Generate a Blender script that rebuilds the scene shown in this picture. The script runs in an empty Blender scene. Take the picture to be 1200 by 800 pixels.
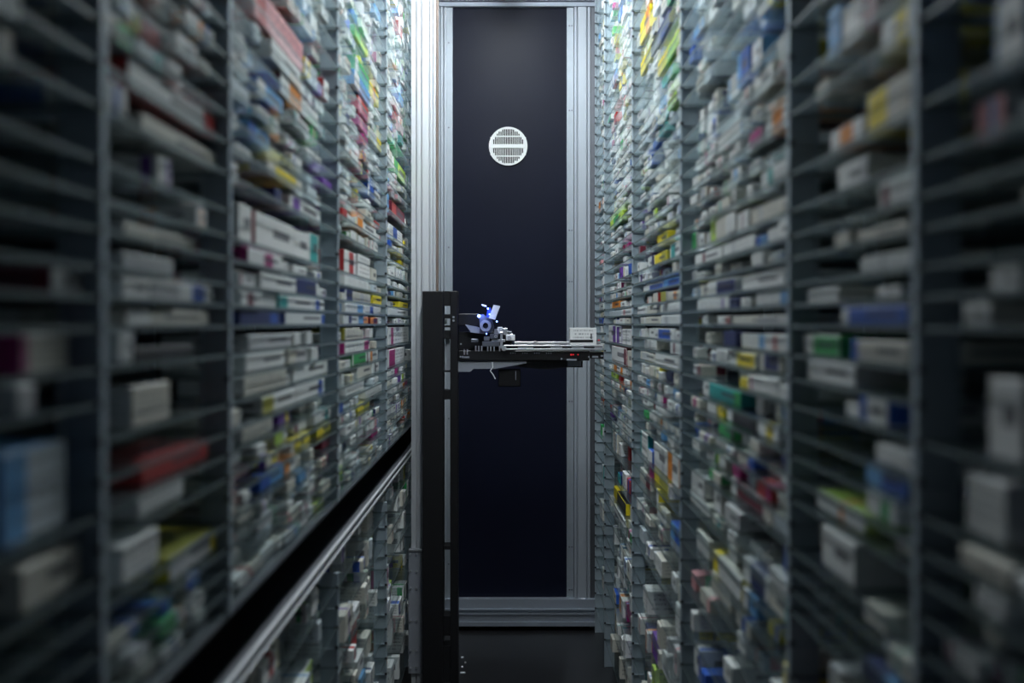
import bpy, bmesh, math, random
import numpy as np
from mathutils import Vector, Matrix
random.seed(11)
S = bpy.context.scene
C = S.collection
# ------------------------------------------------------------------ camera
F = 1282.0                       # focal length in pixels of the 1200 x 800 frame
VX, VY = 597.0, 378.0            # vanishing point of the aisle
EYE = 1.45                       # eye height above the floor
A = 0.40                         # half width of the aisle
YB = 5.20                        # end wall
CEIL = EYE + 1.62
cam = bpy.data.cameras.new('camera'); co = bpy.data.objects.new('camera', cam); C.objects.link(co)
cam.sensor_width = 36; cam.lens = F / 1200 * 36
cam.shift_x = (600 - VX) / 1200; cam.shift_y = -(400 - VY) / 1200
co.location = (0, 0, EYE); co.rotation_euler = (math.pi / 2, 0, 0)
cam.clip_start = 0.02
cam.dof.use_dof = True; cam.dof.focus_distance = 4.6; cam.dof.aperture_fstop = 2.2
S.camera = co
# ------------------------------------------------------------------ world and light
w = bpy.data.worlds.new('world'); S.world = w; w.use_nodes = True
bg = w.node_tree.nodes['Background']
bg.inputs[0].default_value = (0.62, 0.72, 1.0, 1); bg.inputs[1].default_value = 0.035
S.view_settings.view_transform = 'Standard'; S.view_settings.look = 'None'
S.view_settings.exposure = 0.0; S.view_settings.gamma = 1.0
S.view_settings.use_curve_mapping = False
try:
    S.cycles.transparent_max_bounces = 28
    S.cycles.max_bounces = 7; S.cycles.diffuse_bounces = 2
    S.cycles.sample_clamp_indirect = 6
except Exception: pass
LAMPS = ((1.90, 3.20), (3.40, 4.70)); LAMP_POWER = 265.0

# ------------------------------------------------------------------ helpers
def px(x, y, d):
    """point at distance d along the aisle that the photograph shows at pixel x, y"""
    return ((x - VX) * d / F, EYE + (VY - y) * d / F)
def lin(r, g, b):
    f = lambda c: (c / 255 / 12.92) if c <= 10 else ((c / 255 + 0.055) / 1.055) ** 2.4
    return (f(r), f(g), f(b))
class MB:
    def __init__(s): s.v = []; s.f = []
    def poly(s, vs, fs):
        o = len(s.v); s.v += [tuple(p) for p in vs]; s.f += [tuple(i + o for i in f) for f in fs]; return s
    def box(s, x0, x1, y0, y1, z0, z1, c=0.0):
        if x0 > x1: x0, x1 = x1, x0
        if y0 > y1: y0, y1 = y1, y0
        if z0 > z1: z0, z1 = z1, z0
        c = min(c, (x1-x0)*.3, (y1-y0)*.3, (z1-z0)*.3)
        if c <= 0:
            vs = [(x, y, z) for x in (x0, x1) for y in (y0, y1) for z in (z0, z1)]
            return s.poly(vs, [(0,1,3,2),(4,6,7,5),(0,4,5,1),(2,3,7,6),(0,2,6,4),(1,5,7,3)])
        vs, fs = chamfer((x0+x1)/2, (y0+y1)/2, (z0+z1)/2, (x1-x0)/2, (y1-y0)/2, (z1-z0)/2, c)
        return s.poly(vs, fs)
    def prism(s, pts, a0, a1, axis='z'):
        """outline extruded along an axis; z: pts are (x,y), y: (x,z), x: (y,z)"""
        n = len(pts)
        def p(q, t): return {'z': (q[0], q[1], t), 'y': (q[0], t, q[1]), 'x': (t, q[0], q[1])}[axis]
        vs = [p(q, a0) for q in pts] + [p(q, a1) for q in pts]
        fs = [(i, (i+1) % n, (i+1) % n + n, i + n) for i in range(n)]
        fs += [tuple(range(n-1, -1, -1)), tuple(range(n, 2*n))]
        return s.poly(vs, fs)
    def tube(s, path, r, n=8):
        path = [Vector(p) for p in path]; vs = []; fs = []
        for i, p in enumerate(path):
            d = (path[min(i+1, len(path)-1)] - path[max(i-1, 0)]).normalized()
            u = d.orthogonal().normalized(); v = d.cross(u)
            rr = r[i] if isinstance(r, (list, tuple)) else r
            vs += [p + u*rr*math.cos(6.28319*k/n) + v*rr*math.sin(6.28319*k/n) for k in range(n)]
        for i in range(len(path)-1):
            fs += [(i*n+k, i*n+(k+1) % n, (i+1)*n+(k+1) % n, (i+1)*n+k) for k in range(n)]
        fs += [tuple(range(n-1, -1, -1)), tuple((len(path)-1)*n+k for k in range(n))]
        return s.poly(vs, fs)
    def ring(s, cx, cz, y0, y1, r0, r1, n=32):
        vs = []
        for y, r in ((y0, r0), (y0, r1), (y1, r1), (y1, r0)):
            vs += [(cx + r*math.cos(6.28319*k/n), y, cz + r*math.sin(6.28319*k/n)) for k in range(n)]
        fs = [(j*n+k, j*n+(k+1) % n, ((j+1) % 4)*n+(k+1) % n, ((j+1) % 4)*n+k) for j in range(4) for k in range(n)]
        return s.poly(vs, fs)
    def mesh(s, name, mat):
        m = bpy.data.meshes.new(name); m.from_pydata(s.v, [], s.f)
        bm = bmesh.new(); bm.from_mesh(m); bmesh.ops.recalc_face_normals(bm, faces=bm.faces); bm.to_mesh(m); bm.free()
        for x in (mat if isinstance(mat, (list, tuple)) else [mat]): m.materials.append(x)
        return m
    def build(s, name, mat, parent=None):
        o = bpy.data.objects.new(name, s.mesh(name, mat)); C.objects.link(o)
        if parent: o.parent = parent
        return o
SG = [(sx, sy, sz) for sx in (-1, 1) for sy in (-1, 1) for sz in (-1, 1)]
def _topo():
    idx = {(s, a): k*3+a for k, s in enumerate(SG) for a in range(3)}
    fs = []; kinds = []
    for a in range(3):
        for sg in (-1, 1):
            b, c = [(1, 2), (0, 2), (0, 1)][a]
            q = []
            for sb, sc in ((-1, -1), (1, -1), (1, 1), (-1, 1)):
                s = [0, 0, 0]; s[a] = sg; s[b] = sb; s[c] = sc; q.append(idx[(tuple(s), a)])
            fs.append(q); kinds.append((a, sg))
    for a in range(3):           # edges run along axis a
        b, c = [(1, 2), (0, 2), (0, 1)][a]
        for sb in (-1, 1):
            for sc in (-1, 1):
                def m(t):
                    s = [0, 0, 0]; s[a] = t; s[b] = sb; s[c] = sc; return tuple(s)
                fs.append([idx[(m(-1), b)], idx[(m(1), b)], idx[(m(1), c)], idx[(m(-1), c)]]); kinds.append((b, sb))
    for s in SG: fs.append([idx[(s, 0)], idx[(s, 1)], idx[(s, 2)]]); kinds.append((2, s[2]))
    # orient outwards
    P = np.array([[s[k]*(1.0 if k == a else .8) for k in range(3)] for s in SG for a in range(3)])
    for f in fs:
        n = np.cross(P[f[1]]-P[f[0]], P[f[2]]-P[f[1]])
        if n.dot(P[f].mean(0)) < 0: f.reverse()
    return [tuple(f) for f in fs], kinds
TF, TK = _topo()
def chamfer(cx, cy, cz, hx, hy, hz, c):
    vs = []
    for s in SG:
        for a in range(3):
            h = [hx-c, hy-c, hz-c]; h[a] += c
            vs.append((cx+s[0]*h[0], cy+s[1]*h[1], cz+s[2]*h[2]))
    return vs, TF
def thing(name, label, cat, loc=(0, 0, 0), group=None):
    o = bpy.data.objects.new(name, None); C.objects.link(o); o.location = loc; o.empty_display_size = .05
    return tag(o, label, cat, group)
def tag(o, label, cat, group=None, kind=None):
    o['label'] = label
    if cat: o['category'] = cat
    if group: o['group'] = group
    if kind: o['kind'] = kind
    return o
def struct(o): o['kind'] = 'structure'; return o

# ------------------------------------------------------------------ materials
def nodes(name):
    m = bpy.data.materials.new(name); m.use_nodes = True
    nt = m.node_tree; return m, nt, nt.nodes['Principled BSDF']
def mat(name, col, rough=.5, metal=0., noise=.12, scale=30., spec=.5, stretch=None, bump=0.):
    m, nt, b = nodes(name); L = nt.links
    tc = nt.nodes.new('ShaderNodeTexCoord'); n = nt.nodes.new('ShaderNodeTexNoise'); n.inputs['Scale'].default_value = scale
    n.inputs['Detail'].default_value = 4
    if stretch:
        mp = nt.nodes.new('ShaderNodeMapping'); mp.inputs['Scale'].default_value = stretch
        L.new(tc.outputs['Object'], mp.inputs[0]); L.new(mp.outputs[0], n.inputs['Vector'])
    else: L.new(tc.outputs['Object'], n.inputs['Vector'])
    mx = nt.nodes.new('ShaderNodeMix'); mx.data_type = 'RGBA'
    mx.inputs['A'].default_value = (*[c*(1-noise) for c in col], 1); mx.inputs['B'].default_value = (*[min(1, c*(1+noise)) for c in col], 1)
    L.new(n.outputs['Fac'], mx.inputs['Factor']); L.new(mx.outputs['Result'], b.inputs['Base Color'])
    b.inputs['Roughness'].default_value = rough; b.inputs['Metallic'].default_value = metal
    b.inputs['Specular IOR Level'].default_value = spec
    if bump:
        bp = nt.nodes.new('ShaderNodeBump'); bp.inputs['Strength'].default_value = bump; bp.inputs['Distance'].default_value = .002
        L.new(n.outputs['Fac'], bp.inputs['Height']); L.new(bp.outputs[0], b.inputs['Normal'])
    return m
def emit(name, col, st):
    m, nt, b = nodes(name)
    b.inputs['Base Color'].default_value = (*col, 1); b.inputs['Emission Color'].default_value = (*col, 1); b.inputs['Emission Strength'].default_value = st
    return m
ALU = mat('aluminium', (.72, .74, .77), .42, .55, .05, 40, stretch=(20, 20, .6))
ALU3 = mat('frame_aluminium', (.42, .46, .51), .42, .4, .05, 40, stretch=(20, 20, .6))
ALU2 = mat('dull_aluminium', (.34, .38, .44), .45, .5, .08, 30, stretch=(10, 10, .5))
GALV = mat('galvanised_strip', (.36, .40, .44), .45, .5, .12, 25)
POST = mat('post_blue_grey', (.36, .43, .48), .45, .25, .08, 40)
TICK = mat('shelf_clip_black', (.02, .022, .025), .5)
NOTCH = mat('shelf_holder_pale', (.50, .52, .46), .5)
NAVY = mat('navy_panel', (.0065, .008, .018), .40, 0., .18, 3.0, .11, bump=.05)
BLACK = mat('black_powder_coat', (.008, .008, .009), .5, 0., .1, 60, .25)
BLACK2 = mat('black_plastic', (.011, .011, .012), .40, 0., .1, 60, .35)
DKWALL = mat('dark_blue_grey_wall', (.035, .045, .055), .6, 0., .1, 8)
FLOOR = mat('dark_floor', (.012, .012, .013), .34, 0., .25, 6)
CEILM = mat('ceiling_grey', (.18, .2, .22), .7)
WHITE = mat('white_plastic', (.80, .82, .82), .45, 0., .03)
STEEL = mat('bright_steel', (.62, .63, .66), .3, .8, .06)
DSTEEL = mat('dark_steel', (.16, .17, .19), .4, .7, .08)
GREYP = mat('grey_panel', (.30, .32, .36), .5, .2, .05)
BLUEP = mat('blue_bracket', (.05, .10, .55), .35, .2, .05)
COPPER = mat('brown_cable', (.16, .12, .10), .5)
BLUELED = emit('blue_led', (.12, .2, 1.0), 14)
REDLED = emit('red_led', (.7, .02, .03), .45)
LAMPM = emit('lamp_tube', (.90, .965, 1.0), LAMP_POWER)

def glass_mats():
    m = bpy.data.materials.new('shelf_glass'); m.use_nodes = True; nt = m.node_tree; L = nt.links
    nt.nodes.remove(nt.nodes['Principled BSDF']); out = nt.nodes['Material Output']
    tr = nt.nodes.new('ShaderNodeBsdfTransparent'); tr.inputs[0].default_value = (.980, .990, .990, 1)
    gl = nt.nodes.new('ShaderNodeBsdfGlossy'); gl.inputs['Roughness'].default_value = .06; gl.inputs[0].default_value = (.9, .97, 1, 1)
    lw = nt.nodes.new('ShaderNodeLayerWeight'); lw.inputs[0].default_value = .5
    pw = nt.nodes.new('ShaderNodeMath'); pw.operation = 'POWER'; L.new(lw.outputs['Facing'], pw.inputs[0]); pw.inputs[1].default_value = 6.0
    ma = nt.nodes.new('ShaderNodeMath'); ma.operation = 'MULTIPLY_ADD'; L.new(pw.outputs[0], ma.inputs[0]); ma.inputs[1].default_value = .55; ma.inputs[2].default_value = .02
    m1 = nt.nodes.new('ShaderNodeMixShader'); L.new(ma.outputs[0], m1.inputs[0]); L.new(tr.outputs[0], m1.inputs[1]); L.new(gl.outputs[0], m1.inputs[2])
    df = nt.nodes.new('ShaderNodeBsdfDiffuse'); df.inputs[0].default_value = (.62, .78, .82, 1)
    tl = nt.nodes.new('ShaderNodeBsdfTranslucent'); tl.inputs[0].default_value = (.62, .78, .82, 1)
    dm = nt.nodes.new('ShaderNodeMixShader'); dm.inputs[0].default_value = .82; L.new(df.outputs[0], dm.inputs[1]); L.new(tl.outputs[0], dm.inputs[2])
    m2 = nt.nodes.new('ShaderNodeMixShader'); m2.inputs[0].default_value = .034; L.new(m1.outputs[0], m2.inputs[1]); L.new(dm.outputs[0], m2.inputs[2])
    L.new(m2.outputs[0], out.inputs[0])
    e = mat('glass_cut_edge', (.13, .17, .175), .4, 0, .15, 30, .3)
    return m, e
GLASS, GEDGE = glass_mats()

def carton_mat():
    m, nt, b = nodes('printed_carton'); L = nt.links
    def attr(n):
        a = nt.nodes.new('ShaderNodeAttribute'); a.attribute_name = n; return a
    def M(op, *ins):
        n = nt.nodes.new('ShaderNodeMath'); n.operation = op
        for i, v in enumerate(ins):
            if isinstance(v, (int, float)): n.inputs[i].default_value = v
            else: L.new(v, n.inputs[i])
        return n.outputs[0]
    def mix(f, a, c):
        n = nt.nodes.new('ShaderNodeMix'); n.data_type = 'RGBA'; L.new(f, n.inputs['Factor'])
        L.new(a, n.inputs['A'])
        if isinstance(c, tuple): n.inputs['B'].default_value = c
        else: L.new(c, n.inputs['B'])
        return n.outputs['Result']
    uv = nt.nodes.new('ShaderNodeUVMap'); uv.uv_map = 'UVMap'
    sp = nt.nodes.new('ShaderNodeSeparateXYZ'); L.new(uv.outputs[0], sp.inputs[0]); u, v = sp.outputs[0], sp.outputs[1]
    base, acc, par = attr('base'), attr('accent'), attr('print_layout')
    ps = nt.nodes.new('ShaderNodeSeparateXYZ'); L.new(par.outputs['Vector'], ps.inputs[0])
    lo, hi, txt = ps.outputs
    band = M('MULTIPLY', M('GREATER_THAN', u, lo), M('LESS_THAN', u, hi))
    # lines of small print
    row = M('LESS_THAN', M('FRACT', M('MULTIPLY', v, 5.0)), 0.42)
    cmb = nt.nodes.new('ShaderNodeCombineXYZ')
    L.new(M('MULTIPLY', u, 34.0), cmb.inputs[0]); L.new(M('FLOOR', M('MULTIPLY', v, 5.0)), cmb.inputs[1]); L.new(M('MULTIPLY', txt, 37.0), cmb.inputs[2])
    ns = nt.nodes.new('ShaderNodeTexNoise'); ns.inputs['Scale'].default_value = 1.0; L.new(cmb.outputs[0], ns.inputs['Vector'])
    win = M('MULTIPLY', M('MULTIPLY', M('GREATER_THAN', u, .12), M('LESS_THAN', u, .9)), M('MULTIPLY', M('GREATER_THAN', v, .12), M('LESS_THAN', v, .88)))
    text = M('MULTIPLY', M('MULTIPLY', row, M('GREATER_THAN', ns.outputs['Fac'], .5)), M('MULTIPLY', win, M('LESS_THAN', txt, .72)))
    # a dark printed field with the product name
    rect = M('MULTIPLY', M('MULTIPLY', M('GREATER_THAN', u, .42), M('LESS_THAN', u, .86)), M('MULTIPLY', M('GREATER_THAN', v, .42), M('LESS_THAN', v, .68)))
    rect = M('MULTIPLY', rect, M('GREATER_THAN', txt, .72))
    c1 = mix(band, base.outputs['Color'], acc.outputs['Color'])
    c2 = mix(M('MULTIPLY', text, .62), c1, (.07, .075, .09, 1))
    c3 = mix(M('MULTIPLY', rect, .85), c2, (.06, .06, .075, 1))
    L.new(c3, b.inputs['Base Color'])
    b.inputs['Roughness'].default_value = .48; b.inputs['Specular IOR Level'].default_value = .4
    return m
CARTON = carton_mat()

# ------------------------------------------------------------------ the setting
XW = 0.92                        # inner face of the side walls
struct(MB().box(-XW-.05, XW+.05, -.4, YB+.1, -.06, 0).build('floor', FLOOR))
struct(MB().box(-XW-.05, XW+.05, -.4, YB+.1, CEIL, CEIL+.06).build('ceiling', CEILM))
struct(MB().box(-XW-.05, -XW, -.4, YB+.1, 0, CEIL).build('wall_left', DKWALL))
struct(MB().box(XW, XW+.05, -.4, YB+.1, 0, CEIL).build('wall_right', DKWALL))
struct(MB().box(-XW, XW, YB+.03, YB+.1, 0, CEIL).build('wall_back', BLACK))
px0, ztop = px(529, 8, YB); px1, zbot = px(664, 703, YB)
fr = wp = thing('partition', 'dark navy partition in an aluminium profile frame closing the aisle end', 'partition', (0, YB, 0))
def rel(o, t): o.location = -Vector(t.location); return o
def part(mb, name, m, t, sub=None):
    o = mb.build(name, m, t if sub is None else sub)
    if sub is None: o.location = -Vector(t.location)
    return o
part(MB().box(px0, px1, YB, YB+.025, zbot-.01, ztop+.01), 'sheet', NAVY, wp)
def screws(t, xs, zs, y, r=.004, m=DSTEEL, name='screw'):
    for x in xs:
        for z in zs:
            part(MB().tube([(x, y, z), (x, y-.002, z)], r, 8), name, m, t)

# frame of the end wall: two uprights with slotted faces, flanges, top beam, sill
def slot_profile(x0, x1, y0, y1, grooves, gw=.006, gd=.010):
    """plan outline of an extruded profile; grooves are x positions on the face y0"""
    pts = [(x0, y0)]
    for g in sorted(grooves):
        pts += [(g-gw/2, y0), (g-gw/2, y0+gd), (g+gw/2, y0+gd), (g+gw/2, y0)]
    return pts + [(x1, y0), (x1, y1), (x0, y1)]
def X(p, d): return (p-VX)*d/F
def Z(p, d): return EYE+(VY-p)*d/F
YF = YB-.03
g = [X(676.5, YF), X(688, YF)]
part(MB().prism(slot_profile(X(673, YF), X(691.5, YF), YF, YB+.02, g, .007, .02), Z(713, YF), Z(8, YF)), 'upright', ALU3, fr)
part(MB().prism(slot_profile(X(513, YF), X(523, YF), YF, YB+.02, [X(516, YF), X(520, YF)], .006, .02), Z(713, YF), Z(8, YF)), 'upright', ALU3, fr)
f1 = part(MB().box(X(664, YB), X(672, YB), YB-.012, YB-.001, zbot, ztop), 'flange', GALV, fr)
f2 = part(MB().box(X(523, YB), X(530.5, YB), YB-.012, YB-.001, zbot, ztop), 'flange', GALV, fr)
part(MB().box(X(692, YF), X(697, YF), YF+.01, YB+.02, 0, CEIL-.02), 'side_strip', DSTEEL, fr)
part(MB().box(X(514, YF), X(706, YF), YF, YB+.02, Z(7.5, YF), Z(2, YF), .002).box(X(514, YF), X(706, YF), YF-.01, YB+.02, Z(1.5, YF), Z(-5, YF), .002), 'top_beam', ALU2, fr)
sl = MB()
zs = [Z(p, YF-.02) for p in (702.5, 713, 714.5, 717.5, 719.5, 728, 730, 733)]
yy = YF-.03
prof = [(YB+.02, zs[0]), (yy+.014, zs[0]), (yy+.012, zs[1]), (yy, zs[1]), (yy, zs[2]), (yy+.012, zs[2]), (yy+.012, zs[3]), (yy, zs[3]), (yy, zs[4]),
        (yy+.006, zs[4]), (yy+.006, zs[5]), (yy, zs[5]), (yy, zs[7]), (YB+.02, zs[7])]
part(sl.prism(prof, X(500, YF), X(707, YF), 'x'), 'sill', ALU2, fr)
for p in (31, 130, 270, 330, 470, 640, 690):
    screws(fr, [X(667, YB), X(670, YB)], [Z(p, YB)], YB-.012)
    screws(fr, [X(526, YB)], [Z(p+20, YB)], YB-.012)
part(MB().box(X(681, YF), X(685, YF), YF-.008, YF-.001, Z(708, YF), Z(700.5, YF), .001), 'corner_bracket', STEEL, fr)
screws(fr, [X(678.5, YF), X(687.5, YF)], [Z(706, YF)], YF-.001, .006)
# below the sill, dark base
struct(MB().box(-A, A, YB-.005, YB+.03, 0, zs[7]-.002).build('baseboard_back', BLACK))

# round vent in the panel
vr = .0915; vcx, vcz = px(595.5, 171.5, YB)
vt = thing('air_vent', 'round white slotted air vent grille on the navy end panel', 'vent', (vcx, YB, vcz))
y0, y1 = YB-.010, YB-.002
part(MB().tube([(vcx, YB-.0004, vcz), (vcx, YB-.002, vcz)], .085, 40), 'dark_backing', BLACK, vt)
part(MB().ring(vcx, vcz, y0, YB-.0005, .0835, vr, 56), 'rim', WHITE, vt)
part(MB().box(vcx-.084, vcx+.084, y0-.001, y1, vcz-.0092, vcz+.0092), 'middle_bar', WHITE, vt)
for s in (-1, 1):
    hh = math.sqrt(.0842**2-.047**2)
    part(MB().box(vcx-hh, vcx+hh, y0, y1, vcz+s*.047-.0025, vcz+s*.047+.0025), 'cross_bar', WHITE, vt)
nsl, hw, rc = 18, .0726, .0842
def chd(x): return math.sqrt(max(rc*rc-x*x, 1e-5))
for i in range(nsl):
    x = -hw+2*hw*i/(nsl-1)
    part(MB().box(vcx+x-.0014, vcx+x+.0014, y0+.001, y1, vcz-chd(x), vcz+chd(x)), 'slat', WHITE, vt)
fill = MB()
for i in range(-1, nsl):
    xa = -hw+2*hw*i/(nsl-1); xb = xa+2*hw/(nsl-1); xm = abs(xa+xb)/2
    q = .081 if xm < .031 else .070 if xm < .048 else .060 if xm < .057 else .044 if xm < .065 else .033 if xm < .0726 else .0
    if i < 0: xa = -rc
    if i == nsl-1: xb = rc
    top = chd(min(abs(xa), abs(xb)))
    for s in (-1, 1):
        if q < top: fill.box(vcx+xa, vcx+xb, y0+.0005, y1, vcz+s*q, vcz+s*top)
part(fill, 'stepped_edge', WHITE, vt)

# tube lamps on the ceiling of the aisle
for (l0, l1), nm in zip(LAMPS, ('nearer', 'farther')):
    lt = thing('tube_lamp', nm+' cool white tube lamp on the ceiling of the aisle', 'lamp', (0, (l0+l1)/2, CEIL), 'tube lamps')
    part(MB().box(-.03, .03, l0, l1, CEIL-.03, CEIL-.001, .004), 'housing', ALU2, lt)
    for y in (l0, l1-.02): part(MB().box(-.016, .016, y, y+.02, CEIL-.075, CEIL-.0302, .002), 'socket', WHITE, lt)
    part(MB().tube([(0, l0+.021, CEIL-.056), (0, l1-.021, CEIL-.056)], .013, 12), 'tube', LAMPM, lt)

# ------------------------------------------------------------------ storage racks
ZP = [.08, 1.08, 1.57, 2.56, 3.57, 4.61, 5.12]        # posts along the aisle
PT = .016                                              # post thickness along the aisle
PW = .042                                              # post width seen from the aisle end
SD = .44                                               # shelf depth
up = [1.45, 1.40, 1.35, 1.30, 1.25, 1.20, 1.15, 1.10, 1.06, 1.018, .961, .934, .882, .831, .779, .734, .689, .641, .594, .551, .509, .467, .424, .381, .341, .299, .259]
mid = [.215, .162, .126, .094, .057, .027, -.003, -.044, -.078, -.115, -.155, -.187, -.22, -.249, -.284, -.32, -.349, -.379, -.408]
lowr = [-.455, -.503, -.551, -.60, -.648, -.697, -.745, -.794, -.843, -.892, -.941, -.99, -1.04, -1.09, -1.14, -1.20, -1.26, -1.33]
lowl = [-.615, -.661, -.708, -.755, -.802, -.85, -.898, -.946, -.994, -1.04, -1.09, -1.14, -1.20, -1.26, -1.33]
GT = .005                                              # glass thickness
ordn = ['nearest', 'second', 'third', 'fourth', 'fifth', 'farthest']
W_ = (.72, .73, .72); CR = (.60, .58, .51); GY = (.50, .51, .52); PB = (.55, .62, .66)
YE = (.78, .62, .02); BL = (.02, .09, .42); LB = (.12, .33, .62); NV = (.015, .025, .12); RD = (.42, .03, .03); MG = (.36, .02, .16)
GN = (.04, .36, .10); TE = (.03, .33, .32); OR = (.75, .25, .03); PU = (.16, .05, .35); LG = (.42, .60, .08); PK = (.68, .30, .32); BK = (.02, .02, .024); MR = (.16, .012, .03); OL = (.38, .36, .05)
CN = {W_: 'white', CR: 'cream', GY: 'grey', PB: 'pale-blue', YE: 'yellow', BL: 'blue', LB: 'sky-blue', NV: 'navy', RD: 'red', MG: 'magenta', GN: 'green', TE: 'teal', OR: 'orange', PU: 'purple', LG: 'lime', PK: 'pink', BK: 'black', MR: 'maroon', OL: 'olive'}
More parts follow.
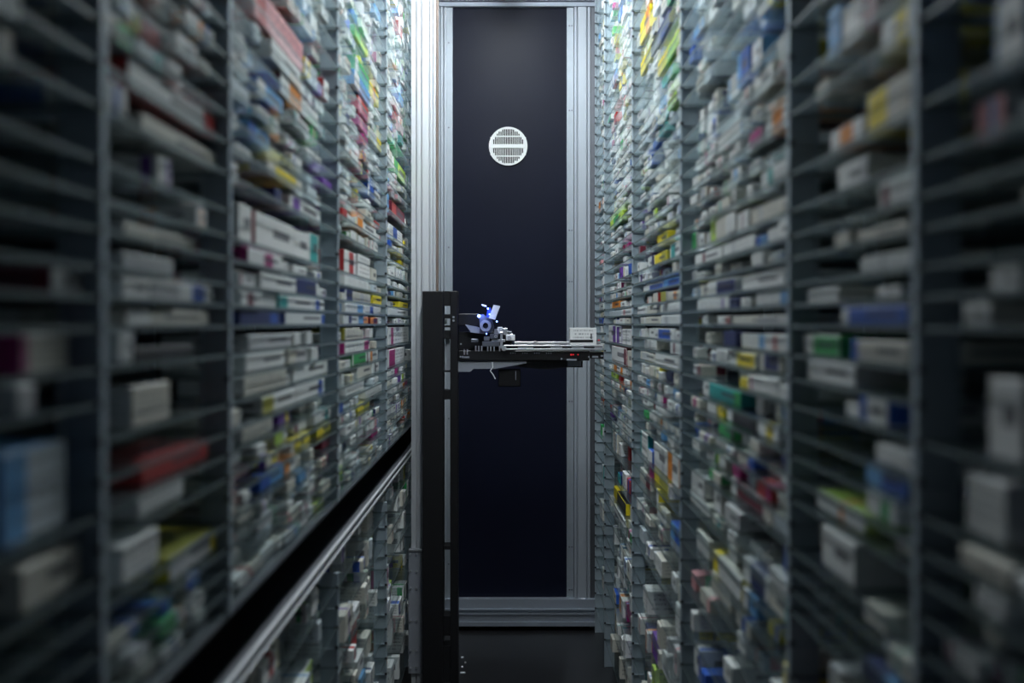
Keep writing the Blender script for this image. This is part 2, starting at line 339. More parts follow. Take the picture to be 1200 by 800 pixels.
# hand-read cartons: pixel box of the aisle face, colours: face, accent, sides; layout: band from, to, print
HAND = [
 # left, nearest rack
 (60,102,312,346,W_,W_,MR,0,0,.9),(28,82,366,424,CR,MG,MG,0,.12,.3),(2,76,545,648,PB,LB,LB,.0,.35,.3),(22,90,668,716,CR,W_,CR,0,0,.9),(0,14,20,60,CR,W_,W_,0,0,.9),
 # left, second
 (140,172,331,353,W_,GY,W_,0,0,.9),(174,208,333,355,GY,W_,CR,0,0,.4),(211,250,334,358,W_,BL,OR,.35,.72,.9),(150,246,366,383,CR,W_,CR,0,.25,.9),(140,156,393,440,W_,GY,W_,0,0,.9),
 (152,196,458,502,CR,W_,GY,0,0,.4),(166,243,528,560,RD,RD,RD,0,0,.9),(160,212,562,596,W_,PK,GY,0,0,.4),(140,182,648,692,W_,GY,W_,0,0,.3),(198,256,602,650,GY,YE,OL,.85,1,.9),
 (150,262,86,120,W_,RD,RD,.82,1,.9),(150,246,124,150,W_,PU,GY,.75,.82,.5),(165,263,168,190,CR,W_,CR,0,0,.9),(148,230,276,292,CR,W_,GY,0,0,.9),(146,204,306,326,GY,W_,GY,0,0,.4),
 (140,225,400,415,BK,BK,BK,0,0,.9),
 # left, third
 (298,343,266,304,W_,GY,PK,0,0,.9),(345,362,270,303,W_,GY,GY,0,0,.9),(363,374,274,309,W_,TE,W_,.1,.9,.9),(281,296,243,288,W_,PB,W_,0,0,.9),(288,328,296,318,W_,MG,MG,.45,.7,.9),(345,360,309,320,W_,W_,W_,0,0,.9),
 (281,300,320,337,W_,MR,W_,.05,.2,.9),(303,345,325,343,W_,GY,W_,0,0,.95),(348,374,328,346,NV,W_,NV,.86,1,.9),(280,304,345,361,W_,MR,W_,.3,.6,.9),(305,325,345,362,W_,LG,W_,0,0,.3),(326,366,350,365,W_,TE,TE,0,.2,.95),(367,378,352,366,W_,BL,W_,.1,.5,.9),
 (282,330,366,381,NV,BL,NV,.7,.9,.3),(334,380,369,382,W_,BL,W_,.9,1,.9),(290,340,386,402,GY,W_,GY,0,0,.9),(286,332,412,432,W_,GY,W_,0,0,.95),(336,358,408,426,CR,GY,OL,.4,1,.9),
 (284,334,440,460,CR,W_,GY,0,0,.3),(345,385,424,442,W_,GY,W_,0,0,.9),(346,379,448,465,W_,BL,W_,.75,.92,.9),(306,345,464,482,W_,OL,GY,.0,.3,.95),(343,364,494,516,YE,BK,YE,.5,.6,.2),(367,391,485,500,W_,TE,W_,.6,.8,.9),(370,390,503,516,OL,YE,OL,0,.5,.9),(378,391,516,530,MR,RD,MR,0,0,.9),
 (283,318,498,520,CR,W_,GY,0,0,.3),(303,330,562,580,LB,BL,BL,0,.4,.9),(310,324,536,556,CR,YE,PU,.5,.9,.9),(333,346,530,548,W_,OR,OR,0,.4,.9),
 (300,356,10,46,PK,RD,RD,0,.2,.5),(318,352,48,76,W_,GY,CR,0,0,.9),(352,362,52,78,YE,W_,YE,0,.5,.9),(330,374,106,138,W_,OR,MR,.2,.5,.4),(300,330,112,130,LB,W_,BL,0,.3,.9),(292,316,160,180,LB,BL,LB,0,.3,.9),(312,352,208,222,CR,YE,CR,.2,.8,.4),(340,376,228,246,W_,PU,W_,.1,.3,.9),
 # left, fourth
 (403,416,298,325,W_,RD,RD,.4,.8,.9),(418,432,298,324,W_,GY,GY,0,0,.3),(403,431,333,345,W_,CR,W_,0,0,.3),(403,412,344,357,NV,W_,NV,0,.2,.9),(413,434,346,357,CR,GY,W_,.4,.6,.4),(436,446,347,357,YE,YE,YE,0,0,.9),
 (403,426,359,370,W_,LB,W_,.6,.9,.4),(427,447,361,370,W_,BL,W_,.3,.5,.4),(403,420,372,382,W_,NV,W_,.3,.5,.9),(421,432,373,382,LB,OR,BL,.5,1,.9),(433,441,374,381,OR,MR,MR,.4,1,.9),(404,421,384,397,CR,GY,OL,0,0,.3),
 (403,432,401,416,W_,MG,MG,.75,.95,.4),(413,430,417,430,W_,GN,GN,.05,.9,.9),(431,442,414,426,W_,OR,MR,.2,.4,.9),(420,436,432,444,CR,GY,W_,0,0,.95),(437,444,428,440,W_,BK,W_,.3,.5,.9),(404,425,450,466,W_,CR,W_,0,0,.3),(427,446,444,456,W_,GY,W_,0,0,.4),(419,433,474,486,OL,YE,OL,0,.5,.9),(435,441,497,506,MG,MG,MG,0,0,.9),
 (416,432,70,86,GN,W_,GN,0,.2,.9),(416,430,47,60,LG,GN,GN,0,.4,.9),(414,432,86,108,LB,W_,LB,0,.3,.4),(420,432,124,140,RD,PK,RD,0,.3,.9),(434,444,100,118,YE,OR,YE,.3,.6,.9),(420,431,146,158,MG,PK,MG,.2,.5,.9),(432,447,164,178,YE,GY,W_,0,.6,.4),(432,448,222,236,W_,BL,BL,.1,.5,.9),(417,440,254,268,W_,OR,OR,.05,.3,.9),
 # left, fifth
 (456,479,386,405,W_,MG,W_,.1,.2,.4),(456,474,410,429,W_,MG,GY,.0,.35,.4),(462,475,190,206,LG,GN,GN,0,.3,.9),(458,473,240,256,MR,RD,MR,0,.3,.9),(456,472,264,280,W_,BL,W_,.3,.6,.4),(468,478,354,361,YE,OL,YE,0,0,.9),(456,478,364,371,W_,GY,W_,0,0,.95),(467,471,28,44,W_,RD,RD,.4,1,.9),
 # right, nearest
 (1133,1165,350,376,W_,GY,CR,0,0,.9),(1166,1200,314,340,W_,GY,GY,0,0,.9),(1160,1200,434,528,W_,GY,GY,0,0,.95),(1132,1178,540,606,W_,PU,GY,0,0,.3),(1166,1200,22,105,W_,LB,GY,.0,.1,.9),
 # right, second
 (948,985,336,352,W_,GY,CR,0,0,.4),(988,1066,358,380,BL,W_,NV,0,.12,.9),(944,986,388,412,W_,GN,GN,.3,1,.9),(996,1004,388,411,BL,BL,BL,0,0,.9),(1006,1066,388,412,CR,GY,CR,0,0,.95),(948,1004,420,446,W_,GY,CR,0,0,.95),(1010,1042,458,490,W_,BL,GY,0,.28,.9),(1014,1062,536,574,LB,BL,NV,.4,1,.9),
 (956,1012,570,598,W_,OR,LG,.5,.6,.4),(1016,1050,585,612,W_,GN,W_,.5,.8,.4),(966,1004,632,680,W_,TE,GY,0,0,.9),(1012,1036,664,740,CR,GY,CR,0,0,.4),(1040,1072,675,780,CR,TE,CR,.3,.4,.4),
 (990,1030,8,56,W_,MR,GY,.6,1,.9),(1034,1068,8,60,W_,YE,W_,.5,.9,.9),(976,1014,142,170,W_,OR,W_,.3,.7,.4),(1016,1066,112,165,CR,YE,GY,.05,.5,.3),(984,1018,192,224,W_,GY,W_,.8,1,.9),(1028,1070,186,240,W_,MR,CR,.1,.3,.4),(1010,1066,276,290,CR,GY,CR,0,0,.9),(1010,1066,297,318,W_,GY,CR,.4,.5,.4),
 # right, third
 (833,838,252,283,LG,OL,LG,0,0,.9),(840,852,256,283,CR,GY,CR,0,0,.3),(853,864,256,283,W_,GY,CR,0,0,.4),(865,878,258,282,W_,MR,CR,.4,.5,.4),(880,914,246,270,CR,GY,GY,.3,.4,.3),(915,926,240,268,W_,GY,W_,0,0,.9),
 (815,846,297,311,W_,MR,W_,.3,.4,.9),(848,884,286,303,W_,GY,W_,.3,.4,.4),(886,898,278,291,BL,LB,NV,.4,1,.9),(900,924,268,286,W_,GY,W_,0,0,.4),(830,862,330,346,W_,NV,W_,.35,1,.9),(873,922,320,337,W_,GY,W_,0,0,.95),
 (817,854,350,363,W_,PU,W_,.8,.85,.4),(856,866,351,363,NV,BL,NV,0,0,.9),(868,880,350,361,W_,GY,CR,0,0,.9),(886,926,343,360,W_,LB,W_,.75,1,.4),(842,856,370,379,W_,RD,W_,.7,1,.9),(858,922,369,379,CR,GY,GY,.5,1,.9),(868,896,385,402,W_,LB,W_,.75,1,.4),(898,926,385,404,W_,RD,PB,.4,.55,.4),
 (840,854,405,420,W_,GY,W_,.4,.6,.4),(856,886,406,422,W_,YE,W_,.3,.98,.9),(890,914,408,428,CR,NV,CR,.2,.9,.95),(823,830,446,464,W_,TE,W_,0,0,.9),(831,868,449,466,TE,GN,TE,.8,1,.9),(841,848,473,488,YE,CR,YE,0,0,.9),(852,886,478,494,BK,W_,NV,0,.2,.9),(844,862,494,510,GN,BK,GN,.8,1,.9),(888,910,488,512,W_,YE,W_,.4,.75,.9),
 (809,832,562,600,W_,BK,CR,0,0,.95),(838,846,560,600,W_,GY,CR,0,0,.9),(856,894,565,590,W_,MR,CR,.2,.98,.95),(838,870,632,672,W_,YE,CR,.0,.2,.3),(872,900,655,700,W_,NV,GY,.3,.9,.95),(902,924,640,720,CR,TE,GY,.85,1,.9),(816,830,630,660,W_,TE,CR,0,0,.3),(833,856,678,700,CR,GY,CR,0,0,.4),
 (830,842,108,150,W_,BL,PB,.55,.85,.9),(866,880,55,95,LB,BL,BL,.3,1,.9),(884,906,66,110,W_,GY,CR,0,0,.9),(896,926,130,165,W_,OR,MR,.3,.7,.4),(840,866,140,160,W_,GY,W_,0,0,.4),
 # right, fourth
 (747,756,320,332,W_,PU,W_,.3,.5,.9),(755,778,333,340,W_,BL,BL,.35,1,.9),(779,797,327,336,LB,BL,BL,.3,1,.9),(783,797,340,351,CR,OR,CR,.5,.7,.9),(770,782,281,294,YE,OL,YE,.6,1,.9),(768,782,298,311,YE,OL,OL,.6,1,.9),(785,797,283,302,W_,TE,CR,.1,.5,.9),
 (747,757,360,369,W_,GY,W_,0,0,.4),(758,774,359,369,CR,GY,W_,0,0,.95),(776,797,358,369,W_,GY,CR,.2,.3,.4),(757,774,373,381,CR,GY,CR,0,0,.95),(775,797,371,381,W_,GY,W_,.2,.4,.4),(760,766,383,394,W_,CR,W_,0,0,.9),(768,791,384,396,W_,BL,W_,.2,.8,.9),(792,797,384,395,W_,GY,CR,0,0,.9),
 (755,769,397,410,W_,GY,CR,.4,.6,.4),(786,797,400,414,W_,MR,W_,.3,.5,.4),(750,768,411,420,CR,GY,MR,.1,.6,.9),(769,796,414,427,W_,GY,W_,0,0,.95),(752,760,514,540,W_,TE,CR,0,.15,.3),(761,766,520,552,MG,MR,MG,0,0,.9),(767,782,524,552,W_,GY,CR,.6,.8,.9),(784,797,540,574,OR,W_,CR,.4,1,.9),
 (763,782,558,576,YE,OL,YE,.4,1,.3),(770,780,592,612,W_,GY,CR,0,0,.9),(787,797,596,628,LB,BL,BL,.5,1,.9),(750,762,560,576,CR,MR,CR,.6,1,.9),(751,762,24,50,YE,OR,YE,.6,1,.9),(764,786,30,46,NV,BK,NV,.0,.4,.9),(752,764,58,74,YE,OL,YE,.5,1,.9),(772,796,60,76,LG,YE,OL,0,.5,.3),(776,788,92,104,TE,GN,GN,0,.5,.9),
 # right, fifth
 (713,722,384,403,W_,PU,W_,.6,1,.9),(723,729,384,403,PU,W_,W_,.5,1,.9),(730,740,384,402,W_,GY,CR,.4,.6,.4),(717,734,405,424,W_,MR,MR,.85,1,.9),(735,740,407,426,CR,GY,CR,0,0,.9),(717,726,353,361,OR,MR,OR,0,0,.9),(727,732,353,360,W_,GY,W_,0,0,.9),(713,728,364,370,PB,BL,PB,0,0,.4),(729,740,363,370,W_,PK,W_,.2,.4,.4),
 (716,730,250,262,LG,GN,LG,.3,.7,.9),(719,733,576,592,YE,BK,YE,.3,1,.9),(720,732,606,614,W_,GN,W_,0,0,.9),(720,728,428,436,OR,W_,OR,.5,1,.9),(716,722,437,444,LG,OL,LG,0,0,.9),(726,732,452,460,OR,CR,OR,.3,.7,.9),
 # right, farthest
 (701,707,232,245,OR,W_,W_,.5,1,.9),(703,707,374,380,BL,W_,BL,0,0,.9),(702,707,350,360,W_,GY,W_,0,0,.9),
]
K = F*(A+.019)
class Box: pass
boxes = []
def mk(side, bay, y0, y1, z0, z1, d0, d1, face, acc, sidec, lay, row=0, hand=False):
    b = Box(); b.side, b.bay, b.y0, b.y1, b.z0, b.z1, b.d0, b.d1 = side, bay, y0, y1, z0, z1, d0, d1
    b.face, b.acc, b.sidec, b.lay, b.row, b.hand = face, acc, sidec, lay, row, hand; boxes.append(b); return b
def grid(side, lower=False):
    if side > 0: return up+mid+lowr
    return lowl if lower else up+mid
removed = set()
occ = {}
for h in HAND:
    x0, x1, yt, yb, face, acc, sc, lo_, hi_, tx = h
    side = 1 if (x0+x1)/2 > VX else -1
    da, db = abs(x0-VX), abs(x1-VX); zf, zn = K/min(da, db), K/max(da, db)
    zm = (zf+zn)/2
    bay = max(i for i in range(6) if ZP[i] <= zm)
    zn = max(zn, ZP[bay]+PT/2+.003); zf = min(zf, ZP[bay+1]-PT/2-.003)
    if zf-zn < .012: continue
    cxp = K/((x0+x1)/2-VX) * side
    ht, hb = (VY-yt)*cxp/F, (VY-yb)*cxp/F
    G = [g for g in up+mid+(lowr if side > 0 else [])]
    s = min(G, key=lambda q: abs(q-hb)); hgt = max(ht-hb, .012)
    tight = [q for q in G if q > s+.001]
    for q in tight:
        if q-.006 < s+hgt:
            if hgt - (q-GT-.001-s) < .012 and q == min(tight): hgt = q-GT-.002-s
            else: removed.add((side, bay, q))
    mk(side, bay, zn, zf, s, s+hgt, 0.015+random.random()*.006, .10+random.random()*.08, face, acc, sc, (lo_, hi_, tx), 0, True)
    occ.setdefault((side, bay, s), []).append((zn, zf))
for i, b in enumerate(boxes):
    for c in boxes[:i]:
        if (c.side, c.bay, c.z0) == (b.side, b.bay, b.z0) and b.y0 < c.y1+.002 and c.y0 < b.y1+.002:
            if (b.y0+b.y1) > (c.y0+c.y1): b.y0 = c.y1+.003
            else: b.y1 = c.y0-.003
boxes[:] = [b for b in boxes if b.y1-b.y0 > .01]
# the low shelves stand twice as far apart
for bay in range(6):
    for q in lowr[0::2]: removed.add((1, bay, q))
    for q in lowl[1::2]: removed.add((-1, bay, q))
# any hand box standing on a removed shelf gets its shelf back
for b in boxes: removed.discard((b.side, b.bay, b.z0))
for b in boxes:      # trim to the shelf that is above
    for q in sorted(up+mid+lowr):
        if q > b.z0+.004 and (b.side, b.bay, q) not in removed and not (b.side < 0 and q < -.41):
            b.z1 = min(b.z1, q-GT-.0015); break
PAL = [W_]*56+[CR]*22+[GY]*9+[PB]*6+[YE, BL, LB, LB, NV, RD, MG, GN, TE, OR, PU, LG, PK, OL, MR]
ACC = [BL, BL, LB, NV, RD, MG, GN, TE, OR, PU, YE, PK, GY, GY, GY, LB, MR]
def fillbay(side, bay, G):
    rn = random.Random(100*bay+side+7)
    za, zb = ZP[bay]+PT/2+.004, ZP[bay+1]-PT/2-rn.uniform(.004, .03)
    for gi, s in enumerate(G):
        if (side, bay, s) in removed: continue
        # only what the picture (and a step beside it) can show
        lim = (ZP[bay+1]+.9)*430/F+.05
        if abs(s) > lim: continue
        above = [q for q in G if q > s+.001 and (side, bay, q) not in removed]
        room = (min(above)-s if above else .06)-GT-.003
        dens = rn.choice([.9, .9, .8, .65]) if bay >= 2 else rn.choice([.75, .6, .3, .12])
        if bay >= 2 and s < -.43: dens *= .62
        if side < 0 and bay < 2 and abs(s) < .25: dens *= .4
        if bay == 1 and s > .2: dens = max(dens, .6)
        oc = sorted(occ.get((side, bay, s), []))
        if oc and bay <= 3 and s < .25: dens *= .75 if bay > 1 else .35
        y = za+rn.random()*.05
        if bay == 0: y = max(y, .72)
        while y < zb-.02:
            wd = rn.choice([.035, .045, .055, .06, .07, .08, .10, .12])*rn.uniform(.85, 1.15)
            hit = [o for o in oc if o[0] < y+wd+.003 and o[1] > y-.003]
            if hit: y = max(o[1] for o in hit)+.004; continue
            if y+wd > zb: break
            if rn.random() > dens*(.9 if s > .25 else 1): y += wd*rn.uniform(.6, 1.5); continue
            tall = room*rn.uniform(.55, .97) if room < .07 else room*rn.uniform(.35, .9)
            if s > .25: tall *= .92
            tall = max(.011, min(tall, .15))
            dep = rn.choice([.06, .08, .10, .12, .14])*rn.uniform(.9, 1.1); d0 = rn.choice([.012, .015, .018, .022, .028, .036])
            face = rn.choice(PAL); acc = rn.choice(ACC); sc = face if rn.random() < .8 else rn.choice([CR, GY, W_, acc])
            t = rn.random()
            lay = (0, 0, rn.uniform(.1, .7)) if t < .35 else ((lambda l: (l, l+rn.uniform(.1, .35), rn.uniform(.1, .99)))(rn.uniform(0, .8)) if t < .8 else (0, 0, .9))
            mk(side, bay, y, y+wd, s, s+tall, d0, d0+dep, face, acc, sc, lay)
            d = d0+dep+.006
            if rn.random() < .55 and d < .28:
                dep2 = rn.uniform(.06, .13); mk(side, bay, y, y+wd, s, s+max(.011, tall*rn.uniform(.8, 1)), d, d+dep2, face, acc, sc, lay, 1)
            y += wd+rn.choice([.002, .003, .004, .008])
for bay in range(6):
    fillbay(1, bay, up+mid+lowr); fillbay(-1, bay, up+mid); fillbay(-1, bay, lowl)

def rack(side, bay, G, name, label, cat, post_top, post_bot, first, group):
    t = thing(name, label, cat, (side*A, ZP[bay], 0), group)
    def xs(a): return side*(A+a)
    for pi in ([bay, bay+1] if first else [bay+1]):
        y = ZP[pi]
        # folded sheet post: front lip and wide web with a rear lip
        p = MB().box(xs(0), xs(.004), y-PT/2, y+PT/2, post_bot, post_top).box(xs(.0041), xs(PW-.003), y-.002, y+PT/2-.003, post_bot, post_top).box(xs(PW-.0029), xs(PW), y-PT/2, y+PT/2, post_bot, post_top)
        po = part(p, 'post', POST, t)
        ck, hk = MB(), MB()
        for g in G:
            z = EYE+g-GT/2
            if not post_bot+.02 < z < post_top-.01: continue
            ck.box(xs(-.0015), xs(.006), y-PT/2-.0025, y-PT/2-.0002, z-.0035, z+.0035)
            hk.box(xs(.007), xs(PW-.004), y-.0075, y-.0022, z-.0050, z-.0030)
        c = ck.build('shelf_clips', TICK, po); c['kind'] = 'stuff'; c = hk.build('shelf_ledges', POST, po); c['kind'] = 'stuff'
        part(MB().box(xs(SD-.01), xs(SD+.02), y-PT/2, y+PT/2, post_bot, post_top), 'rear_post', POST, t)
    y0, y1 = ZP[bay]+PT/2+.001, ZP[bay+1]-PT/2-.001
    key = (bay, side)
    if key not in SM:
        mb = MB().box(side*.002, side*(SD-.012), 0, y1-y0, -GT, 0); m = mb.mesh('glass_shelf', [GLASS, GEDGE])
        for p in m.polygons: p.material_index = 0 if abs(p.normal.z) > .5 else 1
        SM[key] = m
    for g in G:
        if (side, bay, g) in removed: continue
        o = bpy.data.objects.new('glass_shelf', SM[key]); C.objects.link(o); o.parent = t
        o.location = (0, y0-ZP[bay], EYE+g-.0004)
    return t
SM = {}
sn = {1: 'right', -1: 'left'}
desc = {(1, 0): 'nearest right storage rack, dark and blurred at the picture edge', (1, 1): 'second right storage rack, narrow bay holding a long blue carton',
 (1, 2): 'third right storage rack, wide bay with teal and yellow cartons', (1, 3): 'fourth right storage rack, wide bay with yellow cartons low down',
 (1, 4): 'fifth right storage rack, bay in front of the robot gripper tip', (1, 5): 'farthest right storage rack, sliver of bay beside the end frame',
 (-1, 0): 'nearest left storage rack, dark and blurred with a light blue carton', (-1, 1): 'second left storage rack, narrow bay holding a red carton',
 (-1, 2): 'third left storage rack, wide bay with one bright yellow carton', (-1, 3): 'fourth left storage rack, bay of mixed cartons above the conveyor',
 (-1, 4): 'fifth left storage rack, bay just before the aluminium robot mast', (-1, 5): 'farthest left storage rack, hidden behind the robot mast'}
for bay in range(6):
    rack(1, bay, up+mid+lowr, 'storage_rack', desc[(1, bay)], 'rack', CEIL-.01, .001, bay == 0, 'glass shelved storage racks')
    rack(-1, bay, up+mid, 'storage_rack', desc[(-1, bay)], 'rack', CEIL-.01, EYE-.418, bay == 0, 'glass shelved storage racks')
    rack(-1, bay, lowl, 'lower_storage_rack', ordn[bay]+' low left storage rack underneath the conveyor rail', 'rack', EYE-.585, .001, bay == 0, 'low racks under the conveyor')

# ---- conveyor between the upper and lower left racks
cv = thing('conveyor', 'black conveyor channel with aluminium edge rail along the left racks', 'conveyor', (-A, 2.6, EYE-.56))
part(MB().box(-A-.44, -A-.03, .08, 5.12, EYE-.575, EYE-.555, .003), 'belt', BLACK, cv)
part(MB().box(-A-.44, -A-.42, .08, 5.12, EYE-.553, EYE-.43, .002), 'back_guard', BLACK, cv)
part(MB().box(-A-.44, -A-.004, .08, 5.12, EYE-.4265, EYE-.4185, .001), 'top_cover', DSTEEL, cv)
e = EYE-.53
part(MB().box(-A-.030, -A-.010, .08, 5.12, e-.016, e+.009), 'edge_rail', DSTEEL, cv)
for z in (e+.009, e-.012): part(MB().box(-A-.0098, -A-.003, .08, 5.12, z-.003, z+.003, .001), 'rail_lip', ALU, cv)

# ------------------------------------------------------------------ cartons
def order(b): return (b.y0)
def corners(b):
    xa, xb = b.side*(A+b.d0), b.side*(A+b.d1)
    return min(xa, xb), max(xa, xb)
def area(b):
    xa, xb = corners(b); P = []
    for x in (xa, xb):
        for y in (b.y0, b.y1):
            for z in (b.z0, b.z1): P.append((VX+x*F/y, VY-z*F/y))
    u0 = max(0, min(p[0] for p in P)); u1 = min(1200, max(p[0] for p in P)); v0 = max(0, min(p[1] for p in P)); v1 = min(800, max(p[1] for p in P))
    return max(0, u1-u0)*max(0, v1-v0)
for b in boxes: b.area = area(b)
boxes = [b for b in boxes if b.area > 0 or b.bay >= 1]
cand = sorted([b for b in boxes if b.row == 0], key=lambda b: -(b.area*(3 if b.hand else 1)))
single = set(id(b) for b in cand[:300])
SAMP = {}
def geom(b):
    xa, xb = corners(b); z0, z1 = EYE+b.z0, EYE+b.z1
    return chamfer((xa+xb)/2, (b.y0+b.y1)/2, (z0+z1)/2, (xb-xa)/2, (b.y1-b.y0)/2, (z1-z0)/2, .0012)
def carton_mesh(name, bs, origin=(0, 0, 0)):
    V = []; Fc = []; uv = []; base = []; acc = []; lay = []
    for b in bs:
        vs, fs = geom(b); o = len(V); V += [(x-origin[0], y-origin[1], z-origin[2]) for x, y, z in vs]
        va = np.array(vs); mn, mx_ = va.min(0), va.max(0); sp = mx_-mn
        for fi, (f, k) in enumerate(zip(fs, TK)):
            Fc.append(tuple(i+o for i in f))
            front = (k[0] == 0 and k[1] == -b.side)
            col = b.face if front else b.sidec
            flat = fi < 6
            for i in f:
                q = (va[i]-mn)/sp
                if k[0] == 0: p = (q[1] if b.side < 0 else 1-q[1], q[2])
                elif k[0] == 1: p = (q[0], q[2])
                else: p = (q[1] if b.side < 0 else 1-q[1], q[0])
                uv.append(p if flat else (-1, -1))
                base.append((*col, 1)); acc.append((*b.acc, 1)); lay.append(b.lay)
    m = bpy.data.meshes.new(name); m.from_pydata(V, [], Fc); m.materials.append(CARTON)
    u = m.uv_layers.new(name='UVMap'); u.data.foreach_set('uv', np.array(uv, 'f').ravel())
    for nm, ty, dat, fld in (('base', 'FLOAT_COLOR', base, 'color'), ('accent', 'FLOAT_COLOR', acc, 'color'), ('print_layout', 'FLOAT_VECTOR', lay, 'vector')):
        a = m.attributes.new(nm, ty, 'CORNER'); a.data.foreach_set(fld, np.array(dat, 'f').ravel())
    return m
num = ['first', 'second', 'third', 'fourth', 'fifth', 'sixth', 'seventh', 'eighth', 'ninth', 'tenth', 'eleventh', 'twelfth', 'thirteenth', 'fourteenth', 'fifteenth', 'sixteenth', 'seventeenth', 'eighteenth', 'nineteenth', 'twentieth']
num += ['twenty-'+n for n in num[:9]]+['thirtieth']+['thirty-'+n for n in num[:9]]+['fortieth']+['forty-'+n for n in num[:9]]
levels = {}
for side in (1, -1):
    for bay in range(6):
        for low in ((False,) if side > 0 else (False, True)):
            G = (up+mid+lowr) if side > 0 else (lowl if low else up+mid)
            G = [q for q in G if (side, bay, q) not in removed]
            if low:
                for i, q in enumerate(sorted(G, reverse=True)): levels[(side, bay, q)] = num[i]+' shelf below conveyor'
            else:
                for i, q in enumerate(sorted([q for q in G if q >= 0])): levels[(side, bay, q)] = num[i]+' shelf above eye level'
                for i, q in enumerate(sorted([q for q in G if q < 0], reverse=True)): levels[(side, bay, q)] = num[i]+' shelf below eye level'
rows = {}
for b in boxes:
    if b.row == 0: rows.setdefault((b.side, b.bay, b.z0), []).append(b)
for r in rows.values():
    r.sort(key=lambda b: -b.y1)
    for i, b in enumerate(r): b.k = num[min(i, 48)]
rest = []
for b in boxes:
    if id(b) not in single: rest.append(b); continue
    xa, xb = corners(b); org = ((xa+xb)/2, (b.y0+b.y1)/2, EYE+b.z0)
    m = carton_mesh('medicine_carton', [b], org)
    o = bpy.data.objects.new('medicine_carton', m); C.objects.link(o); o.location = org
    band = b.lay[1] > b.lay[0] and b.acc != b.face
    w1 = CN[b.face]+(' carton, '+CN[b.acc]+' band' if band else (' carton, dark print' if b.lay[2] > .92 else ' carton'))
    tag(o, '%s, %s from far end, %s, %s %s rack' % (w1, b.k, levels[(b.side, b.bay, b.z0)], ordn[b.bay], sn[b.side]), 'carton', 'medicine cartons on the glass shelves')
o = bpy.data.objects.new('small_medicine_cartons', carton_mesh('small_medicine_cartons', rest)); C.objects.link(o)
tag(o, 'rows of small mixed medicine cartons filling the glass shelves farther back', 'cartons', None, 'stuff')

# ------------------------------------------------------------------ picking robot
D = 4.22                        # distance of the robot's front faces
def rb(mb, x0, y0, x1, y1, d=D, dep=.05, c=.001):
    a, b_ = px(x0, y0, d), px(x1, y1, d); return mb.box(a[0], b_[0], d, d+dep, b_[1], a[1], c)
ms = thing('robot_mast', 'tall slotted aluminium mast standing at the left of the aisle', 'mast', (-.33, 4.33, 0))
DM = 4.33
gx = [X(p, DM) for p in (488, 494, 503.5, 507.5)]
part(MB().prism(slot_profile(X(482, DM), X(510.5, DM), DM, DM+.09, gx, .006, .016), .02, CEIL-.015), 'profile', ALU, ms)
part(MB().box(X(510.8, DM), X(513.2, DM), DM+.01, DM+.05, .02, CEIL-.015), 'cable_channel', COPPER, ms)
br = part(rb(MB(), 478.6, 643, 494.6, 789, DM-.012, .010), 'foot_bracket', GREYP, ms)
part(rb(MB(), 478.6, 643, 495, 646, DM-.018, .005), 'bracket_lip', STEEL, ms)
for bx in (481, 488):
    for by in (649, 669, 689, 727, 762, 782):
        q = px(bx, by, DM-.012); part(MB().tube([(q[0], DM-.0122, q[1]), (q[0], DM-.018, q[1])], .0045, 8), 'bolt', STEEL, ms)
cg = thing('robot_carriage', 'matte black robot tower with open slots in front of the mast', 'robot', (X(515, D), D, 0))
zt, zb_ = Z(341, D), .03
part(MB().box(X(495, D), X(519.5, D), D, D+.09, zb_, zt, .002), 'main_cover', BLACK, cg)
part(MB().box(X(527.5, D), X(536.5, D), D, D+.09, zb_, zt, .002), 'side_cover', BLACK, cg)
for a, b_ in ((341, 358), (368, 373), (381, 383.5), (387, 397), (434, 436), (457, 468), (640, 644), (722, 745), (757, 800)):
    part(MB().box(X(519.6, D), X(527.4, D), D+.004, D+.08, max(zb_, Z(b_, D)), Z(a, D)), 'slot_bridge', BLACK, cg)
part(MB().box(X(521, D), X(526.5, D), D+.03, D+.032, Z(434, D), Z(397, D)), 'slot_plate', GREYP, cg)
part(MB().box(X(520, D), X(523, D), D+.03, D+.04, Z(380, D), Z(374, D)), 'slot_block', STEEL, cg)
for by in (371.5, 375.5):
    q = px(531.5, by, D); part(MB().tube([(q[0], D, q[1]), (q[0], D-.004, q[1])], .0045, 10), 'bolt', STEEL, cg)
part(MB().box(X(495, D), X(536.5, D), D-.02, D+.085, .001, .0298, .002), 'base_plate', BLACK, cg)
for bx, by, ww in ((540, 772, 3), (544, 778, 2), (540, 783, 2.5), (539, 790, 6)):
    q = px(bx, by, D); part(MB().box(q[0], q[0]+ww*D/F, D+.02, D+.03, q[1]-.004, q[1]+.002, .0008), 'sensor_tab', STEEL, cg)

gp = thing('robot_gripper', 'black picking gripper arm with steel jaws reaching to the right racks', 'gripper', (X(560, D), D, Z(415, D)))
P_ = lambda mb, n, m: part(mb, n, m, gp)
deck = P_(rb(MB(), 537, 410.5, 691, 422.5, D+.01, .20, .003), 'deck', BLACK2)
P_(rb(MB(), 537, 367.5, 561, 381.5, D+.03, .12, .002), 'motor_housing', BLACK2)
P_(rb(MB(), 537, 389, 600, 410, D+.05, .12, .002), 'rear_block', BLACK)
a, b_, c_, d_ = [px(*q, D+.02) for q in ((545, 380), (560, 383), (571, 390.5), (551, 388))]
P_(MB().prism([a, b_, c_, (c_[0], c_[1]-.004), (d_[0], d_[1]-.004), d_], D+.02, D+.08, 'y'), 'sloped_plate', GREYP)
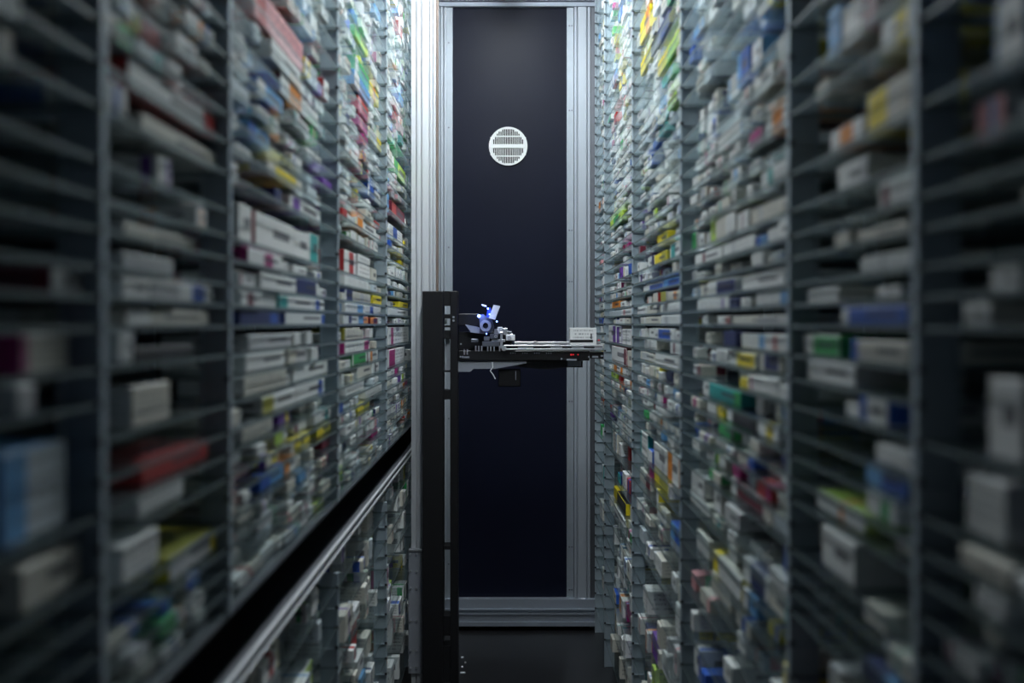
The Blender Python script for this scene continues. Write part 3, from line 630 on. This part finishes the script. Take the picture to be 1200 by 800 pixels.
# blue lit camera head
cc = px(569, 381.5, D-.01)
hd = P_(MB().ring(cc[0], cc[1], D-.015, D+.01, .011, .022, 24), 'camera_ring', GREYP)
P_(MB().tube([(cc[0], D+.01, cc[1]), (cc[0], D-.005, cc[1])], .0105, 20), 'lens', BLACK2)
q = [px(*t, D-.01) for t in ((561, 369), (566, 368), (577, 375), (579, 384), (576, 390), (567, 390), (562, 381))]
P_(MB().prism(q, D+.0105, D+.02, 'y'), 'camera_bracket', DSTEEL)
q = [px(*t, D-.02) for t in ((578.5, 357), (586, 358.5), (580, 374.5), (572.5, 372.5))]
P_(MB().prism(q, D-.025, D+.02, 'y'), 'tilted_sensor', WHITE)
q = [px(*t, D-.02) for t in ((571.5, 361), (574.5, 360), (576, 366), (572, 372), (570, 371))]
P_(MB().prism(q, D-.018, D+.005, 'y'), 'sensor_holder', BLUEP)
for lx, ly, r in ((561.3, 370.2, .0062), (571.8, 361.5, .0035), (582.2, 376.6, .003), (573.5, 368, .0025), (570, 391, .002)):
    q = px(lx, ly, D-.03); P_(MB().tube([(q[0], D-.022, q[1]), (q[0], D-.028, q[1]), (q[0], D-.031, q[1])], [r, r, r*.5], 10), 'blue_led', BLUELED)
pl = bpy.data.lights.new('blue_led_light', 'POINT'); pl.energy = .12; pl.color = (.15, .25, 1); pl.shadow_soft_size = .006
po_ = bpy.data.objects.new('blue_led_light', pl); C.objects.link(po_); po_.parent = gp; q = px(563.5, 368, D-.06); po_.location = Vector((q[0], D-.06, q[1]))-gp.location
q0, q1 = px(564.5, 357, D), px(570, 358.8, D); P_(MB().tube([(q0[0], D, q0[1]), (q1[0], D, q1[1])], .003, 6), 'pin', STEEL)
# small mechanism of bright blocks, pulleys and pins
for x0, y0, x1, y1, m in ((567, 394, 573.5, 399, STEEL), (574, 391, 584, 397, DSTEEL), (579, 385.5, 584, 392, STEEL), (583, 383, 589, 391, WHITE), (589.5, 384.5, 594.5, 392, STEEL), (594, 388, 599.5, 393, DSTEEL), (593, 392, 603.5, 399, WHITE), (586, 389, 589, 408, STEEL), (565, 400, 585, 406, DSTEEL), (552, 397, 560, 401, DSTEEL), (576, 397.5, 592, 400.5, STEEL), (598, 391, 601, 398, STEEL)):
    P_(rb(MB(), x0, y0, x1, y1, D-.005+random.random()*.02, .03, .0015), 'mechanism_block', m)
for x, y, r in ((587, 386, .007), (597, 396, .008), (581, 394, .006)):
    q = px(x, y, D-.01); P_(MB().ring(q[0], q[1], D-.012, D-.006, r*.45, r, 16), 'pulley', STEEL)
for x in (544, 547.5, 557.5, 561, 564.5, 571.5, 575, 579, 585.5):
    y0 = 405 if x > 550 else 409; q = px(x, y0, D); P_(MB().tube([(q[0], D, q[1]), (q[0], D, q[1]-.021)], .0028, 6), 'pin', STEEL)
for x, y in ((540, 403), (542, 418), (539.5, 418)):
    q = px(x, y, D); P_(MB().tube([(q[0], D+.01, q[1]), (q[0], D+.004, q[1])], .0035, 8), 'bolt', STEEL)
P_(rb(MB(), 541, 417.5, 550, 419.5, D+.004, .006, .0005), 'name_plate', GREYP)
# jaws
P_(rb(MB(), 603, 400.2, 704, 403.2, D+.10, .012, .001), 'rear_jaw', STEEL)
jw = MB(); z0, z1 = Z(410, D), Z(404, D)
xa, xb = X(590, D), X(706, D)
jw.box(xa, xb, D-.005, D+.008, z1-.006, z1, .001).box(xa, xb, D-.005, D+.008, z0, z0+.006, .001)
for p, q in ((590, 593), (607, 625), (645, 659), (670, 684), (697, 706)): jw.box(X(p, D), X(q, D), D-.0045, D+.0075, z0+.0061, z1-.0061)
P_(jw, 'front_jaw', STEEL)
q = px(590.5, 408, D); P_(MB().tube([(q[0], D-.006, q[1]), (q[0], D-.014, q[1])], .010, 16), 'jaw_pivot', STEEL)
q = px(627.5, 401.5, D); P_(MB().tube([(q[0], D-.006, q[1]), (q[0], D+.10, q[1])], .0065, 12), 'jaw_spacer', STEEL)
P_(rb(MB(), 600, 404.5, 704, 408, D+.02, .075, .001), 'carry_plate', BLACK2)
P_(rb(MB(), 691.4, 412, 707.5, 420, D+.02, .14, .002), 'tip_block', BLACK2)
for x0, x1, y in ((689.5, 691, 418), (694, 701, 418), (704, 707, 417), (664, 676, 421.5), (657, 659, 420.5)):
    P_(rb(MB(), x0, y-1, x1, y+1, D+.004, .005, .0004), 'marking_tab', GREYP)
for x, r in ((669.5, .0040), (672, .003), (677.5, .0025), (702, .003)):
    q = px(x, 415.5 if x < 700 else 398.5, D); P_(MB().tube([(q[0], D+.0095, q[1]), (q[0], D+.004, q[1])], r, 8), 'red_led', REDLED)
for i in range(4):
    for j in range(3):
        q = px(598+i*14+j*2.6, 413.8, D); P_(MB().box(q[0], q[0]+.0035, D+.006, D+.0098, q[1]-.002, q[1]+.002), 'deck_mark', GREYP)
# underside
q = [px(*t, D+.02) for t in ((537, 424), (575, 424), (617, 423), (617, 425.5), (580, 432), (555, 432), (551, 435.5), (537, 435.5))]
P_(MB().prism(q, D+.02, D+.12, 'y'), 'lower_shroud', GREYP)
q = [px(*t, D+.04) for t in ((600, 423), (683, 423), (683, 430.5), (665, 430.5), (640, 433), (610, 430), (600, 427))]
P_(MB().prism(q, D+.045, D+.18, 'y'), 'cable_tray', BLACK2)
P_(rb(MB(), 584, 433, 610, 453, D+.04, .08, .003), 'drive_box', BLACK)
P_(rb(MB(), 665, 421.5, 681, 429, D+.03, .012, .001), 'tray_bracket', DSTEEL)
q = [px(*t, D+.01) for t in ((577, 424), (577.5, 430), (574.5, 434.5), (578, 439), (580.5, 444))]
P_(MB().tube([(a[0], D+.012, a[1]) for a in q], .0022, 6), 'loose_wire', WHITE)
q = px(604, 435, D); P_(MB().box(q[0], q[0]+.003, D+.034, D+.0395, q[1]-.035, q[1]), 'edge_strip', GREYP)
# carton being carried on the jaws
class _B: pass
b = Box(); b.side = 1; b.face = W_; b.sidec = W_; b.acc = BK; b.lay = (0, 0, .25)
q0, q1 = px(668, 384, D+.02), px(699, 400, D+.02)
zt_ = Z(404.4, D+.02)
b.d0, b.d1, b.y0, b.y1, b.z0, b.z1 = q0[0]-A, q1[0]-A, D+.022, D+.092, zt_-EYE+.0005, q0[1]-EYE
org = ((q0[0]+q1[0])/2, D+.057, zt_+.0005)
o = bpy.data.objects.new('medicine_carton', carton_mesh('medicine_carton', [b], org)); C.objects.link(o); o.location = org
tag(o, 'white carton lying on the steel jaws of the black robot gripper', 'carton')

pb = MB().box(q0[0]-org[0], q0[0]+.87*(q1[0]-q0[0])-org[0], -.0354, -.0351, .010, .021)
pb.box(q0[0]+.78*(q1[0]-q0[0])-org[0], q0[0]+.83*(q1[0]-q0[0])-org[0], -.0354, -.0351, .024, .045)
pb.build('printed_band', BLACK, o)
